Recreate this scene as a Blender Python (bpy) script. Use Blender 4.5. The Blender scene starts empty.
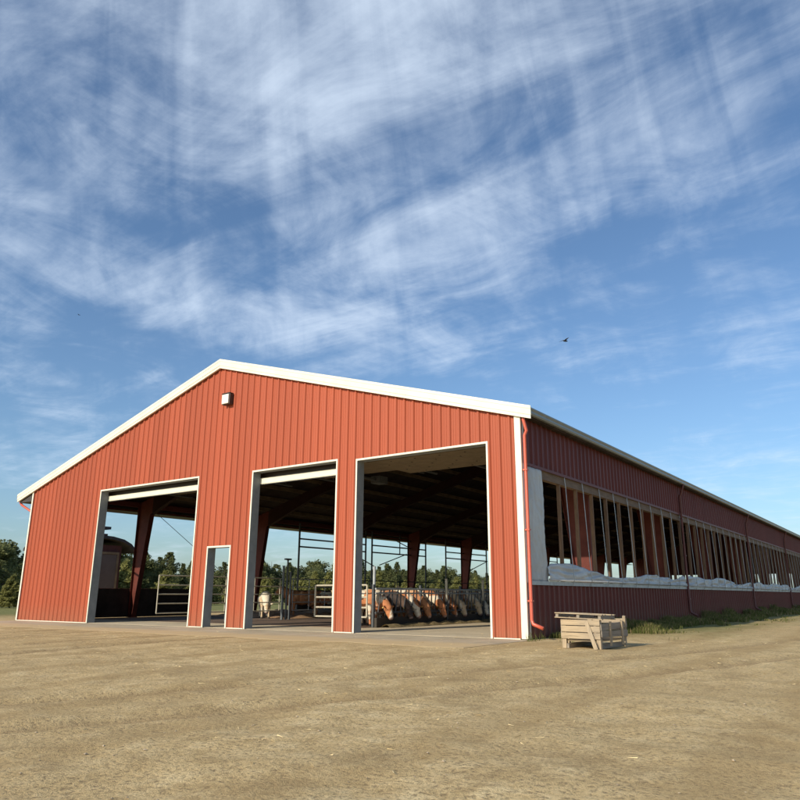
import bpy, bmesh, math, random
from mathutils import Vector, Matrix, noise
R = random.Random(7)
scene = bpy.context.scene
C = scene.collection
PI = math.pi

# ------------------------------------------------------------------ materials
def new_mat(name):
    m = bpy.data.materials.new(name); m.use_nodes = True
    nt = m.node_tree; b = nt.nodes['Principled BSDF']
    return m, nt, b
def ramp(nt, fac, stops):
    r = nt.nodes.new('ShaderNodeValToRGB'); e = r.color_ramp.elements
    e[0].position, e[0].color = stops[0][0], (*stops[0][1], 1)
    e[1].position, e[1].color = stops[-1][0], (*stops[-1][1], 1)
    for p, c in stops[1:-1]:
        n = e.new(p); n.color = (*c, 1)
    nt.links.new(fac, r.inputs[0]); return r.outputs[0]
def noise_n(nt, scale, detail=4, rough=.6, vec=None, stretch=None, dist=0):
    tc = nt.nodes.new('ShaderNodeTexCoord')
    n = nt.nodes.new('ShaderNodeTexNoise'); n.inputs['Scale'].default_value = scale
    n.inputs['Detail'].default_value = detail; n.inputs['Roughness'].default_value = rough
    n.inputs['Distortion'].default_value = dist
    v = vec or tc.outputs['Object']
    if stretch:
        mp = nt.nodes.new('ShaderNodeMapping'); mp.inputs['Scale'].default_value = stretch
        nt.links.new(v, mp.inputs[0]); v = mp.outputs[0]
    nt.links.new(v, n.inputs['Vector']); return n.outputs['Fac']
def mixc(nt, fac, a, b, mode='MIX'):
    m = nt.nodes.new('ShaderNodeMix'); m.data_type = 'RGBA'; m.blend_type = mode
    for s, v in ((m.inputs[0], fac), (m.inputs[6], a), (m.inputs[7], b)):
        if isinstance(v, (int, float)): s.default_value = v
        elif isinstance(v, tuple): s.default_value = (*v, 1)
        else: nt.links.new(v, s)
    return m.outputs[2]
def bump(nt, b, h, strength=.3, dist=.02):
    n = nt.nodes.new('ShaderNodeBump'); n.inputs['Strength'].default_value = strength; n.inputs['Distance'].default_value = dist
    nt.links.new(h, n.inputs['Height']); nt.links.new(n.outputs[0], b.inputs['Normal'])
def mat(name, col, rough=.6, metal=0, var=.15, scale=3, bmp=0, bscale=30, stretch=None, spec=.5):
    m, nt, b = new_mat(name)
    lo = tuple(c*(1-var) for c in col); hi = tuple(min(1, c*(1+var)) for c in col)
    f = noise_n(nt, scale, 5, .65, stretch=stretch)
    nt.links.new(ramp(nt, f, [(.3, lo), (.7, hi)]), b.inputs['Base Color'])
    b.inputs['Roughness'].default_value = rough; b.inputs['Metallic'].default_value = metal
    b.inputs['Specular IOR Level'].default_value = spec
    if bmp: bump(nt, b, noise_n(nt, bscale, 4, .6, stretch=stretch), bmp)
    return m

def red_panel(name, col):
    m, nt, b = new_mat(name)
    geo = nt.nodes.new('ShaderNodeNewGeometry'); sx = nt.nodes.new('ShaderNodeSeparateXYZ')
    nt.links.new(geo.outputs['Position'], sx.inputs[0])
    # faint sheet-to-sheet change of tone, one sheet = 0.915 m
    ad = nt.nodes.new('ShaderNodeMath'); ad.operation = 'ADD'; nt.links.new(sx.outputs[0], ad.inputs[0]); nt.links.new(sx.outputs[1], ad.inputs[1])
    dv = nt.nodes.new('ShaderNodeMath'); dv.operation = 'DIVIDE'; nt.links.new(ad.outputs[0], dv.inputs[0]); dv.inputs[1].default_value = .915
    fl = nt.nodes.new('ShaderNodeMath'); fl.operation = 'FLOOR'; nt.links.new(dv.outputs[0], fl.inputs[0])
    wn = nt.nodes.new('ShaderNodeTexWhiteNoise'); wn.noise_dimensions = '1D'; nt.links.new(fl.outputs[0], wn.inputs['W'])
    c1 = ramp(nt, wn.outputs['Value'], [(0, tuple(c*.92 for c in col)), (1, tuple(c*1.06 for c in col))])
    streak = noise_n(nt, 1.0, 5, .6, vec=geo.outputs['Position'], stretch=(9, 9, .5))
    c2 = mixc(nt, ramp(nt, streak, [(.45, (0, 0, 0)), (.8, (.35, .35, .35))]), c1, tuple(c*.72+.02 for c in col))
    # splash dirt close to the ground
    mr = nt.nodes.new('ShaderNodeMapRange'); mr.inputs[1].default_value = .75; mr.inputs[2].default_value = 0; mr.inputs[3].default_value = 0; mr.inputs[4].default_value = .5
    nt.links.new(sx.outputs[2], mr.inputs[0])
    mu = nt.nodes.new('ShaderNodeMath'); mu.operation = 'MULTIPLY'; nt.links.new(mr.outputs[0], mu.inputs[0])
    nt.links.new(noise_n(nt, 5, 5, .7, vec=geo.outputs['Position']), mu.inputs[1])
    c3 = mixc(nt, mu.outputs[0], c2, (.26, .17, .10))
    nt.links.new(c3, b.inputs['Base Color'])
    b.inputs['Roughness'].default_value = .5; b.inputs['Specular IOR Level'].default_value = .2
    return m

M = {}
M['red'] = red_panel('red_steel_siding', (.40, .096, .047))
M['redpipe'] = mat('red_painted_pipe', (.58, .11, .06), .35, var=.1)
M['redshaded'] = red_panel('shade_darkened_red_siding', (.145, .040, .033))  # siding red darkened: the side wall's shade is put into the colour
M['redpipeshaded'] = mat('shade_darkened_red_pipe', (.12, .03, .026), .45, var=.1)  # red pipe paint darkened to carry the shade along the side wall
M['raftershaded'] = mat('shade_darkened_rafter_steel', (.045, .022, .018), .7, var=.2, spec=.1)  # darker than the columns: shade under the roof painted into the rafters
M['panelunder'] = mat('door_panel_inside', (.20, .16, .11), .7, var=.15, spec=.1)
M['cream'] = mat('cream_trim', (.74, .71, .58), .45, var=.09, scale=1.3)
M['creamdoor'] = mat('cream_door_panel', (.78, .73, .58), .5, var=.06, scale=2)
M['gutter'] = mat('grey_gutter', (.22, .25, .25), .4, var=.1)
M['primer'] = mat('oxide_primer_steel', (.13, .034, .024), .65, var=.2, spec=.2)
M['jamb'] = mat('grey_jamb_steel', (.24, .26, .27), .6, var=.15, spec=.2)
M['steeldark'] = mat('dark_pipe', (.07, .075, .08), .5, var=.25, scale=8)
M['postgrey'] = mat('grey_painted_post', (.15, .17, .18), .6, var=.2)
M['galv'] = mat('galvanised_pipe', (.38, .40, .41), .45, metal=.3, var=.2, scale=10)
M['creampipe'] = mat('cream_pipe', (.46, .41, .31), .5, var=.15, scale=8)
M['stud'] = mat('brown_timber', (.17, .10, .055), .8, var=.3, scale=4, stretch=(6, 6, .8), bmp=.2)
M['header'] = mat('brown_timber_beam', (.17, .115, .075), .8, var=.25, scale=3, stretch=(5, .8, 5), bmp=.2)
M['roofin'] = mat('roof_underside', (.055, .045, .04), .9, var=.3, scale=1.5, spec=.05)
M['rooftop'] = mat('roof_steel', (.45, .45, .43), .4, metal=.4, var=.08)
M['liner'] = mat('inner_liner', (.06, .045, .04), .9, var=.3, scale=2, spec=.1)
M['liner2'] = mat('pale_liner', (.20, .15, .10), .9, var=.25, scale=2, spec=.1)
M['lens'] = mat('lamp_lens', (.75, .72, .62), .3, var=.05)
M['bronze'] = mat('dark_bronze_metal', (.05, .04, .035), .5, var=.1)
M['rubber'] = mat('black_rubber', (.03, .03, .03), .8, var=.1)
M['bird'] = mat('dark_feathers', (.03, .03, .035), .8, var=.2)
M['trunk'] = mat('bark', (.10, .075, .055), .9, var=.3, scale=6, bmp=.5)
M['shedwall'] = mat('dull_red_boards', (.08, .025, .022), .8, var=.2, scale=4)
M['sheddoor'] = mat('grey_shed_door', (.12, .095, .09), .7, var=.1)
M['shedroof'] = mat('dark_shingles', (.05, .045, .045), .9, var=.25, scale=5)
M['straw'] = mat('bedding_straw', (.34, .20, .10), .95, var=.5, scale=5, bmp=.8, bscale=14)
M['feed'] = mat('silage_feed', (.22, .16, .07), .95, var=.5, scale=8, bmp=.9, bscale=20)

# weathered wood
def wood(name, col, axis):
    m, nt, b = new_mat(name)
    st = {'x': (1, 14, 14), 'y': (14, 1, 14), 'z': (14, 14, 1)}[axis]
    f = noise_n(nt, 2.2, 6, .7, stretch=st)
    g = noise_n(nt, 1.3, 3, .5)
    c = ramp(nt, f, [(.25, tuple(x*.45 for x in col)), (.5, col), (.75, tuple(min(1, x*1.25) for x in col))])
    c = mixc(nt, ramp(nt, g, [(.45, (0, 0, 0)), (.75, (.6, .6, .6))]), c, (.22, .20, .17))
    nt.links.new(c, b.inputs['Base Color']); b.inputs['Roughness'].default_value = .85
    bump(nt, b, f, .5, .01); return m
M['wx'] = wood('weathered_wood_along_x', (.42, .32, .20), 'x')
M['wy'] = wood('weathered_wood_along_y', (.30, .25, .19), 'y')
M['wz'] = wood('weathered_wood_upright', (.43, .33, .21), 'z')

def cloth_mat():
    m, nt, b = new_mat('pale_curtain_cloth')
    f = noise_n(nt, 1.2, 3, .5); g = noise_n(nt, 5, 3, .5, stretch=(1, .5, 1), dist=1.5)
    nt.links.new(ramp(nt, f, [(.3, (.50, .50, .49)), (.75, (.66, .66, .63))]), b.inputs['Base Color']); b.inputs['Roughness'].default_value = .4
    bump(nt, b, g, .35, .05)
    tr = nt.nodes.new('ShaderNodeBsdfTranslucent'); tr.inputs[0].default_value = (.8, .8, .78, 1)
    mx = nt.nodes.new('ShaderNodeMixShader'); mx.inputs[0].default_value = .15
    nt.links.new(b.outputs[0], mx.inputs[1]); nt.links.new(tr.outputs[0], mx.inputs[2]); nt.links.new(mx.outputs[0], nt.nodes['Material Output'].inputs[0])
    return m
M['cloth'] = cloth_mat()

def ground_mat():
    m, nt, b = new_mat('gravel_and_grass')
    geo = nt.nodes.new('ShaderNodeNewGeometry'); P = geo.outputs['Position']
    sx = nt.nodes.new('ShaderNodeSeparateXYZ'); nt.links.new(P, sx.inputs[0])
    big = noise_n(nt, .35, 5, .6, vec=P); mid = noise_n(nt, 3, 6, .75, vec=P); fine = noise_n(nt, 26, 5, .8, vec=P)
    c = ramp(nt, mid, [(.28, (.42, .29, .13)), (.48, (.68, .50, .25)), (.72, (.84, .67, .38))])
    c = mixc(nt, ramp(nt, big, [(.4, (0, 0, 0)), (.65, (.7, .7, .7))]), c, (.54, .385, .185))
    c = mixc(nt, ramp(nt, fine, [(.38, (.75, .75, .75)), (.5, (0, 0, 0))]), c, (.17, .12, .07))
    c = mixc(nt, ramp(nt, fine, [(.62, (0, 0, 0)), (.72, (.6, .6, .6))]), c, (.62, .54, .42))
    pat = noise_n(nt, 1.1, 8, .8, vec=P, dist=.4)
    c = mixc(nt, ramp(nt, pat, [(.52, (0, 0, 0)), (.60, (.55, .55, .55))]), c, (.36, .25, .12))
    fl = noise_n(nt, 60, 3, .8, vec=P, stretch=(1, .35, 1))
    c = mixc(nt, ramp(nt, fl, [(.66, (0, 0, 0)), (.70, (.7, .7, .7))]), c, (.85, .70, .42))
    # wheel marks running past the long wall
    wv = nt.nodes.new('ShaderNodeTexWave'); wv.wave_type = 'BANDS'; wv.bands_direction = 'X'; wv.inputs['Scale'].default_value = .16
    wv.inputs['Distortion'].default_value = 3.5; wv.inputs['Detail'].default_value = 3; wv.inputs['Detail Scale'].default_value = .6
    nt.links.new(P, wv.inputs['Vector'])
    c = mixc(nt, ramp(nt, wv.outputs['Fac'], [(.72, (0, 0, 0)), (.95, (.4, .4, .4))]), c, (.40, .27, .12))
    va = nt.nodes.new('ShaderNodeVertexColor'); va.layer_name = 'wear'
    wm = nt.nodes.new('ShaderNodeMath'); wm.operation = 'MULTIPLY'; nt.links.new(va.outputs[0], wm.inputs[0]); nt.links.new(ramp(nt, mid, [(.3, (.2, .2, .2)), (.6, (.7, .7, .7))]), wm.inputs[1])
    c = mixc(nt, wm.outputs[0], c, (.30, .20, .10))
    st_ = noise_n(nt, .8, 9, .85, vec=P, dist=1.2)
    c = mixc(nt, ramp(nt, st_, [(.60, (0, 0, 0)), (.66, (.65, .65, .65))]), c, (.24, .165, .085))
    # scattered low green: strip beside the long wall, and the field beyond the left wall
    gcol = ramp(nt, mid, [(.3, (.10, .12, .03)), (.7, (.24, .24, .08))])
    def step(src, a, bb):
        r = nt.nodes.new('ShaderNodeMapRange'); r.inputs[1].default_value = a; r.inputs[2].default_value = bb; nt.links.new(src, r.inputs[0]); return r.outputs[0]
    def mth(op, a, bb):
        n = nt.nodes.new('ShaderNodeMath'); n.operation = op
        for s, v in ((n.inputs[0], a), (n.inputs[1], bb)):
            if isinstance(v, (int, float)): s.default_value = v
            else: nt.links.new(v, s)
        return n.outputs[0]
    strip = mth('MULTIPLY', step(mth('ADD', sx.outputs[0], mth('MULTIPLY', mth('SUBTRACT', big, .5), 7)), 4.4, 1.0), step(sx.outputs[1], 1.5, 7))
    strip = mth('MULTIPLY', strip, step(sx.outputs[0], -.5, 0))
    left = step(mth('ADD', sx.outputs[0], mth('MULTIPLY', big, 10)), -22, -30)
    far = step(mth('ADD', sx.outputs[0], mth('MULTIPLY', big, 14)), 24, 34)
    back = step(mth('ADD', sx.outputs[1], mth('MULTIPLY', big, 14)), 88, 96)
    gm = mth('MAXIMUM', mth('MAXIMUM', strip, left), mth('MAXIMUM', far, back))
    gm = mth('MULTIPLY', gm, step(fine, .3, .5))
    c = mixc(nt, gm, c, gcol)
    nt.links.new(c, b.inputs['Base Color']); b.inputs['Roughness'].default_value = .95; b.inputs['Specular IOR Level'].default_value = .15
    bump(nt, b, mth('ADD', mth('MULTIPLY', mid, 1.2), fine), .8, .03)
    return m
M['ground'] = ground_mat()
def conc(name, a, bcol, dust=False):
    m, nt, b = new_mat(name)
    geo = nt.nodes.new('ShaderNodeNewGeometry'); P = geo.outputs['Position']
    f = noise_n(nt, .9, 7, .7, vec=P); g = noise_n(nt, 24, 4, .7, vec=P)
    c = ramp(nt, f, [(.3, a), (.65, bcol)])
    c = mixc(nt, ramp(nt, g, [(.55, (0, 0, 0)), (.7, (.4, .4, .4))]), c, tuple(x*.6 for x in a))
    if dust:
        # tracked gravel dust, thicker in patches and toward the yard; sawn joints
        sx = nt.nodes.new('ShaderNodeSeparateXYZ'); nt.links.new(P, sx.inputs[0])
        mr = nt.nodes.new('ShaderNodeMapRange'); mr.inputs[1].default_value = -1.6; mr.inputs[2].default_value = -3.3; nt.links.new(sx.outputs[1], mr.inputs[0])
        ad = nt.nodes.new('ShaderNodeMath'); ad.operation = 'ADD'; nt.links.new(mr.outputs[0], ad.inputs[0]); nt.links.new(noise_n(nt, 1.6, 8, .8, vec=P), ad.inputs[1])
        c = mixc(nt, ramp(nt, ad.outputs[0], [(.50, (0, 0, 0)), (.95, (.9, .9, .9))]), c, (.55, .40, .20))
        md = nt.nodes.new('ShaderNodeMath'); md.operation = 'PINGPONG'; md.inputs[1].default_value = 1.9; nt.links.new(sx.outputs[0], md.inputs[0])
        c = mixc(nt, ramp(nt, md.outputs[0], [(.008, (.7, .7, .7)), (.02, (0, 0, 0))]), c, (.12, .09, .06))
    nt.links.new(c, b.inputs['Base Color']); b.inputs['Roughness'].default_value = .9; bump(nt, b, g, .3, .01)
    return m
M['apron'] = conc('dusty_concrete', (.34, .27, .17), (.52, .43, .29), True)
M['floor'] = conc('barn_floor_concrete', (.42, .34, .22), (.60, .49, .33))
M['curb'] = conc('dark_curb', (.035, .028, .022), (.07, .055, .04))
M['pen'] = conc('pen_floor', (.09, .06, .04), (.17, .11, .07))

def leaf(name, a, bcol):
    m, nt, b = new_mat(name)
    oi = nt.nodes.new('ShaderNodeObjectInfo')
    c = ramp(nt, noise_n(nt, 1.6, 3, .6), [(.3, a), (.7, bcol)])
    c = mixc(nt, ramp(nt, oi.outputs['Random'], [(0, (0, 0, 0)), (1, (.45, .45, .45))]), c, tuple(x*.65 for x in a))
    nt.links.new(c, b.inputs['Base Color']); b.inputs['Roughness'].default_value = .75; b.inputs['Specular IOR Level'].default_value = .2
    tr = nt.nodes.new('ShaderNodeBsdfTranslucent'); nt.links.new(c, tr.inputs[0])
    mx = nt.nodes.new('ShaderNodeMixShader'); mx.inputs[0].default_value = .4
    out = nt.nodes['Material Output']
    nt.links.new(b.outputs[0], mx.inputs[1]); nt.links.new(tr.outputs[0], mx.inputs[2]); nt.links.new(mx.outputs[0], out.inputs[0])
    return m
M['leafdark'] = leaf('dark_foliage', (.12, .135, .05), (.23, .24, .10))
M['leafyoung'] = leaf('young_foliage', (.22, .22, .065), (.36, .34, .12))
M['grass'] = leaf('grass_blades', (.11, .13, .03), (.24, .25, .08))
M['grassdry'] = leaf('dry_grass_blades', (.28, .22, .10), (.42, .34, .17))

def coat(name, base, patch, thr):
    m, nt, b = new_mat(name)
    tc = nt.nodes.new('ShaderNodeTexCoord'); oi = nt.nodes.new('ShaderNodeObjectInfo')
    ad = nt.nodes.new('ShaderNodeVectorMath'); ad.operation = 'ADD'
    sc_ = nt.nodes.new('ShaderNodeVectorMath'); sc_.operation = 'SCALE'; sc_.inputs[0].default_value = (17, 9, 5)
    nt.links.new(oi.outputs['Random'], sc_.inputs['Scale']); nt.links.new(tc.outputs['Object'], ad.inputs[0]); nt.links.new(sc_.outputs[0], ad.inputs[1])
    f = noise_n(nt, 1.7, 2, .4, vec=ad.outputs[0], dist=.6)
    c = ramp(nt, f, [(thr-.01, base), (thr+.01, patch)])
    g = noise_n(nt, 14, 4, .6)
    c = mixc(nt, ramp(nt, g, [(.4, (0, 0, 0)), (.8, (.4, .4, .4))]), c, tuple(x*.55 for x in base))
    nt.links.new(c, b.inputs['Base Color']); b.inputs['Roughness'].default_value = .8; bump(nt, b, g, .3, .01)
    return m
COAT = {'red and white': coat('red_pied_coat', (.50, .19, .075), (.78, .68, .52), .5),
        'cream': coat('cream_coat', (.66, .50, .32), (.76, .68, .54), .5),
        'rust brown': coat('rust_coat', (.44, .19, .08), (.60, .34, .18), .6),
        'dark brown': coat('dark_coat', (.05, .035, .03), (.12, .07, .045), .6)}
M['muzzle'] = mat('pink_grey_muzzle', (.30, .20, .17), .5)
M['eye'] = mat('dark_eye', (.01, .01, .01), .1)
M['hoof'] = mat('hoof', (.08, .065, .05), .7)
M['tag'] = mat('yellow_tag', (.55, .45, .12), .5, var=.05)

# ------------------------------------------------------------------ mesh helpers
class MB:
    def __init__(s): s.v = []; s.f = []
    def quad(s, a, b, c, d):
        n = len(s.v); s.v += [a, b, c, d]; s.f.append((n, n+1, n+2, n+3))
    def box(s, x0, x1, y0, y1, z0, z1, mtx=None):
        n = len(s.v)
        P = [Vector((x, y, z)) for z in (z0, z1) for x, y in ((x0, y0), (x1, y0), (x1, y1), (x0, y1))]
        if mtx: P = [mtx @ p for p in P]
        s.v += [tuple(p) for p in P]
        for q in ((3, 2, 1, 0), (4, 5, 6, 7), (0, 1, 5, 4), (1, 2, 6, 5), (2, 3, 7, 6), (3, 0, 4, 7)): s.f.append(tuple(n+i for i in q))
        return s
    def prism(s, poly, axis, a, b):          # poly of 2-D points (CCW seen from +axis side), extruded along axis
        n = len(s.v); k = len(poly)
        for t in (a, b):
            for p in poly:
                s.v.append((t, p[0], p[1]) if axis == 'x' else (p[0], t, p[1]) if axis == 'y' else (p[0], p[1], t))
        s.f.append(tuple(n+i for i in range(k))[::-1]); s.f.append(tuple(n+k+i for i in range(k)))
        for i in range(k): s.f.append((n+i, n+(i+1) % k, n+k+(i+1) % k, n+k+i))
        return s
    def tube(s, pts, r, seg=8, cap=True):
        pts = [Vector(p) for p in pts]; rr = r if isinstance(r, (list, tuple)) else [r]*len(pts)
        rings = []
        up = None
        for i, p in enumerate(pts):
            d = (pts[min(i+1, len(pts)-1)] - pts[max(i-1, 0)]).normalized()
            if up is None: up = Vector((0, 0, 1)) if abs(d.z) < .9 else Vector((1, 0, 0))
            a = d.cross(up).normalized(); b = a.cross(d).normalized(); up = b
            n = len(s.v); rings.append(n)
            for k in range(seg):
                t = 2*PI*k/seg; s.v.append(tuple(p + (a*math.cos(t) + b*math.sin(t))*rr[i]))
        for i in range(len(pts)-1):
            for k in range(seg):
                k2 = (k+1) % seg; s.f.append((rings[i]+k, rings[i]+k2, rings[i+1]+k2, rings[i+1]+k))
        if cap:
            s.f.append(tuple(rings[0]+k for k in range(seg))[::-1]); s.f.append(tuple(rings[-1]+k for k in range(seg)))
        return s
    def build(s, name, m, parent=None, smooth=False, bevel=0, loc=None):
        me = bpy.data.meshes.new(name); me.from_pydata(s.v, [], s.f)
        o = bpy.data.objects.new(name, me); C.objects.link(o)
        bm = bmesh.new(); bm.from_mesh(me); bmesh.ops.recalc_face_normals(bm, faces=bm.faces); bm.to_mesh(me); bm.free()
        if m: me.materials.append(m)
        if smooth:
            for p in me.polygons: p.use_smooth = True
        if bevel:
            bv = o.modifiers.new('bevel', 'BEVEL'); bv.width = bevel; bv.segments = 2; bv.limit_method = 'ANGLE'
        if parent: o.parent = parent
        if loc: o.location = loc
        return o
def thing(name, label, cat, loc=(0, 0, 0), rz=0, group=None):
    o = bpy.data.objects.new(name, None); C.objects.link(o); o.location = loc; o.rotation_euler = (0, 0, rz)
    o.empty_display_size = .3
    return tag(o, label, cat, group)
def tag(o, label, cat, group=None, kind=None):
    o['label'] = label; o['category'] = cat
    if group: o['group'] = group
    if kind: o['kind'] = kind
    return o
def copy_tree(o, parent=None):
    c = o.copy(); C.objects.link(c)
    if parent: c.parent = parent
    for ch in list(o.children): copy_tree(ch, c)
    return c

# ------------------------------------------------------------------ dimensions (metres), corner of barn = origin
XL = -23.78; RX = -11.78; EZ = 5.70; RZ = 9.24; OH = .22; OHL = 1.15; LEN = 81.5
D = [(-18.53, -12.60, 5.05), (-9.79, -6.17, 4.98), (-5.35, -.99, 4.90)]
MA, MB_, MZ = -11.80, -10.72, 2.58
SILL, HEAD = 1.35, 4.28
TH = .27
FR = [5.2+7.7*k for k in range(10)]
slR = (RZ-EZ)/(OH-RX); slL = (RZ-5.36)/(RX-(XL-OHL))
def roofz(x): return RZ-(x-RX)*slR if x > RX else RZ-(RX-x)*slL   # top of the roof
FT = .285                                                          # depth of rake fascia

# ------------------------------------------------------------------ setting
g = MB()
def rut(x, y):
    d = 0
    for (x0, sl, amp, fr, ph) in ((-7.4, .05, .5, .35, 0), (-15.4, .55, .7, .22, 1), (4.6, -.28, .9, .16, 2)):
        c = x0+sl*(-y)+amp*math.sin(fr*y+ph)
        for off in (-.95, .95):
            q = abs(x-c-off)
            d = min(d, 0) if q > .6 else d
            if q < .5: d -= .05*math.exp(-(q/.17)**2)-.014*math.exp(-((q-.33)/.10)**2)
    return d
def gz(x, y):
    if x < 1.0 and y > -4.6 and x > -25: f = 0 if y > -3.6 else min(1, (-3.6-y)/1.0)
    elif x < .9 and y > -4: f = 0
    else: f = 1
    if x >= 1.0 and y > -4: f = min(1, (x-1.0)/1.0)
    if x > 26 or x < -34 or y > 30 or y < -22: f *= .4
    n = .028*noise.noise(Vector((x*.45, y*.45, 0)))+.022*noise.noise(Vector((x*1.6, y*1.6, 4)))+.010*noise.noise(Vector((x*5, y*5, 8)))
    return f*(n+rut(x, y))-.0
def ax(a, b, st): return [a+st*i for i in range(int(round((b-a)/st)))]
xs = [-500, -260, -140, -90, -60, -45, -38]+ax(-34, -20, .5)+ax(-20, 16, .13)+ax(16, 26, .5)+[26, 34, 50, 80, 140, 260, 500]
ys = [-300, -120, -60, -40, -28]+ax(-22, -16, .5)+ax(-16, -3, .10)+ax(-3, 8, .25)+ax(8, 30, .6)+[30, 50, 75, 110, 160, 260, 420, 800]
for x in xs:
    for y in ys: g.v.append((x, y, gz(x, y)))
NY = len(ys)
for i in range(len(xs)-1):
    for j in range(NY-1): g.f.append((i*NY+j, (i+1)*NY+j, (i+1)*NY+j+1, i*NY+j+1))
o = g.build('ground', M['ground'], smooth=True)
at = o.data.color_attributes.new('wear', 'FLOAT_COLOR', 'POINT')
for i_, v_ in enumerate(o.data.vertices):
    w_ = max(0, min(1, -rut(v_.co.x, v_.co.y)/.05)) if -24 < v_.co.x < 18 and v_.co.y < 8 else 0
    at.data[i_].color = (w_, w_, w_, 1)
o['kind'] = 'structure'
ap = MB(); n = 260
for i in range(n+1):
    x = -23.6+23.75*i/n; e = .25*noise.noise(Vector((x*.5, 3, 0)))+.12*noise.noise(Vector((x*2.2, 7, 0)))+.05*noise.noise(Vector((x*7, 1, 0)))
    ap.v += [(x, -.005, .006), (x, -3.25+e, .006), (x, -3.33+e, -.02)]
for i in range(n):
    for k_ in (0, 1): ap.f.append((i*3+k_, i*3+k_+1, i*3+k_+4, i*3+k_+3))
a = ap.build('concrete_apron', M['apron']); a['kind'] = 'structure'
a = MB().box(XL+.3, -.3, .02, LEN-.3, -.1, .012).build('barn_floor', M['floor']); a['kind'] = 'structure'
a = MB().box(XL+.35, -7.05, 2.5, LEN-.4, -.05, .018).build('pen_floor', M['pen']); a['kind'] = 'structure'

# ------------------------------------------------------------------ barn
barn = thing('cattle_barn', 'long red steel cattle barn with cream trim, three tall open doorways and open curtain side', 'barn', (RX, 0, 0))
def B(mb, name, m, parent=None, **k):
    o = mb.build(name, m, None, **k)
    if parent is None:
        o.parent = barn; o.matrix_parent_inverse = Matrix.Translation((-RX, 0, 0))
    else:
        o.parent = parent
    return o
def profile(u0, u1, pitch=.305, h=.042, minor=.008):
    """(u, offset) points of a ribbed sheet between u0 and u1; major rib each pitch, two stiffeners between"""
    pts = []
    k0 = math.floor(u0/pitch)-1; k1 = math.ceil(u1/pitch)+1
    raw = []
    for k in range(k0, k1+1):
        c = k*pitch
        raw += [(c-.056, 0), (c-.024, h), (c+.024, h), (c+.056, 0)]
        for q in (.37, .63):
            cc = c+pitch*q; raw += [(cc-.014, 0), (cc-.006, minor), (cc+.006, minor), (cc+.014, 0)]
    def at(u):
        for (a, b), (c, d) in zip(raw, raw[1:]):
            if a <= u <= c: return b+(d-b)*(u-a)/(c-a) if c > a else b
        return 0
    pts = [(u0, at(u0))]+[p for p in raw if u0 < p[0] < u1]+[(u1, at(u1))]
    return pts
def siding(mb, u0, u1, zb, zt, place):
    P = profile(u0, u1)
    for (a, oa), (b, ob) in zip(P, P[1:]):
        za, zb_ = zt(a), zt(b)
        mb.quad(place(a, oa, zb), place(b, ob, zb), place(b, ob, zb_), place(a, oa, za))
# gable wall with openings
gw = MB(); front = lambda u, off, z: (u, -off, z)
top = lambda u: roofz(u)-.12
edges = [XL]; 
ops = sorted([(D[0][0], D[0][1], D[0][2]), (MA, MB_, MZ), (D[1][0], D[1][1], D[1][2]), (D[2][0], D[2][1], D[2][2])])
cur = XL
for a_, b_, z_ in ops:
    cuts = [cur, a_]
    if cur < RX < a_: cuts = [cur, RX, a_]
    for p, q in zip(cuts, cuts[1:]): siding(gw, p, q, .03, top, front)
    cuts = [a_, b_]
    if a_ < RX < b_: cuts = [a_, RX, b_]
    for p, q in zip(cuts, cuts[1:]): siding(gw, p, q, z_, top, front)
    cur = b_
siding(gw, cur, -.02, .03, top, front)
gable = B(gw, 'gable_wall', M['red'])
# inner skin of the gable wall
gi = MB()
cur = XL+.05
for a_, b_, z_ in ops:
    for p, q, zb in ((cur, a_, .03), (a_, b_, z_)):
        cs = [p, RX, q] if p < RX < q else [p, q]
        for s_, t_ in zip(cs, cs[1:]):
            gi.quad((s_, TH, zb), (t_, TH, zb), (t_, TH, roofz(t_)-.2), (s_, TH, roofz(s_)-.2))
    cur = b_
gi.quad((cur, TH, .03), (-.05, TH, .03), (-.05, TH, roofz(0)-.2), (cur, TH, roofz(cur)-.2))
B(gi, 'inner_lining', M['liner'])
# girts between the skins, seen in the jambs only: solid jamb and head linings
for (a_, b_, z_) in ops:
    w = .055
    f = MB()
    f.box(a_-w, a_, -.052, -.037, .0, z_+w); f.box(b_, b_+w, -.052, -.037, 0, z_+w); f.box(a_, b_, -.052, -.037, z_, z_+w)
    B(f, 'door_trim', M['cream'])
    f = MB(); f.box(a_-.012, a_, -.036, TH+.01, 0, z_); f.box(b_, b_+.012, -.036, TH+.01, 0, z_); f.box(a_-.012, b_+.012, -.036, TH+.01, z_, z_+.012)
    B(f, 'door_jamb', M['jamb'])
# corner trims
ct = MB(); ct.box(-.14, .03, -.062, -.038, .02, roofz(0)-FT+.05); ct.box(.015, .03, -.038, .12, .02, roofz(0)-FT+.05)
B(ct, 'corner_trim', M['cream'])
ct = MB(); ct.box(XL-.045, XL+.05, -.062, -.038, .02, roofz(XL)-FT+.05); ct.box(XL-.045, XL-.03, -.038, .14, .02, roofz(XL)-FT+.05)
B(ct, 'corner_trim', M['cream'])
# base trim
for p, q in ((XL, D[0][0]-.08), (D[0][1]+.08, MA-.08), (MB_+.08, D[1][0]-.08), (D[1][1]+.08, D[2][0]-.08), (D[2][1]+.08, -.18)):
    B(MB().box(p, q, -.05, -.036, .0, .03), 'base_trim', M['cream'])

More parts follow.
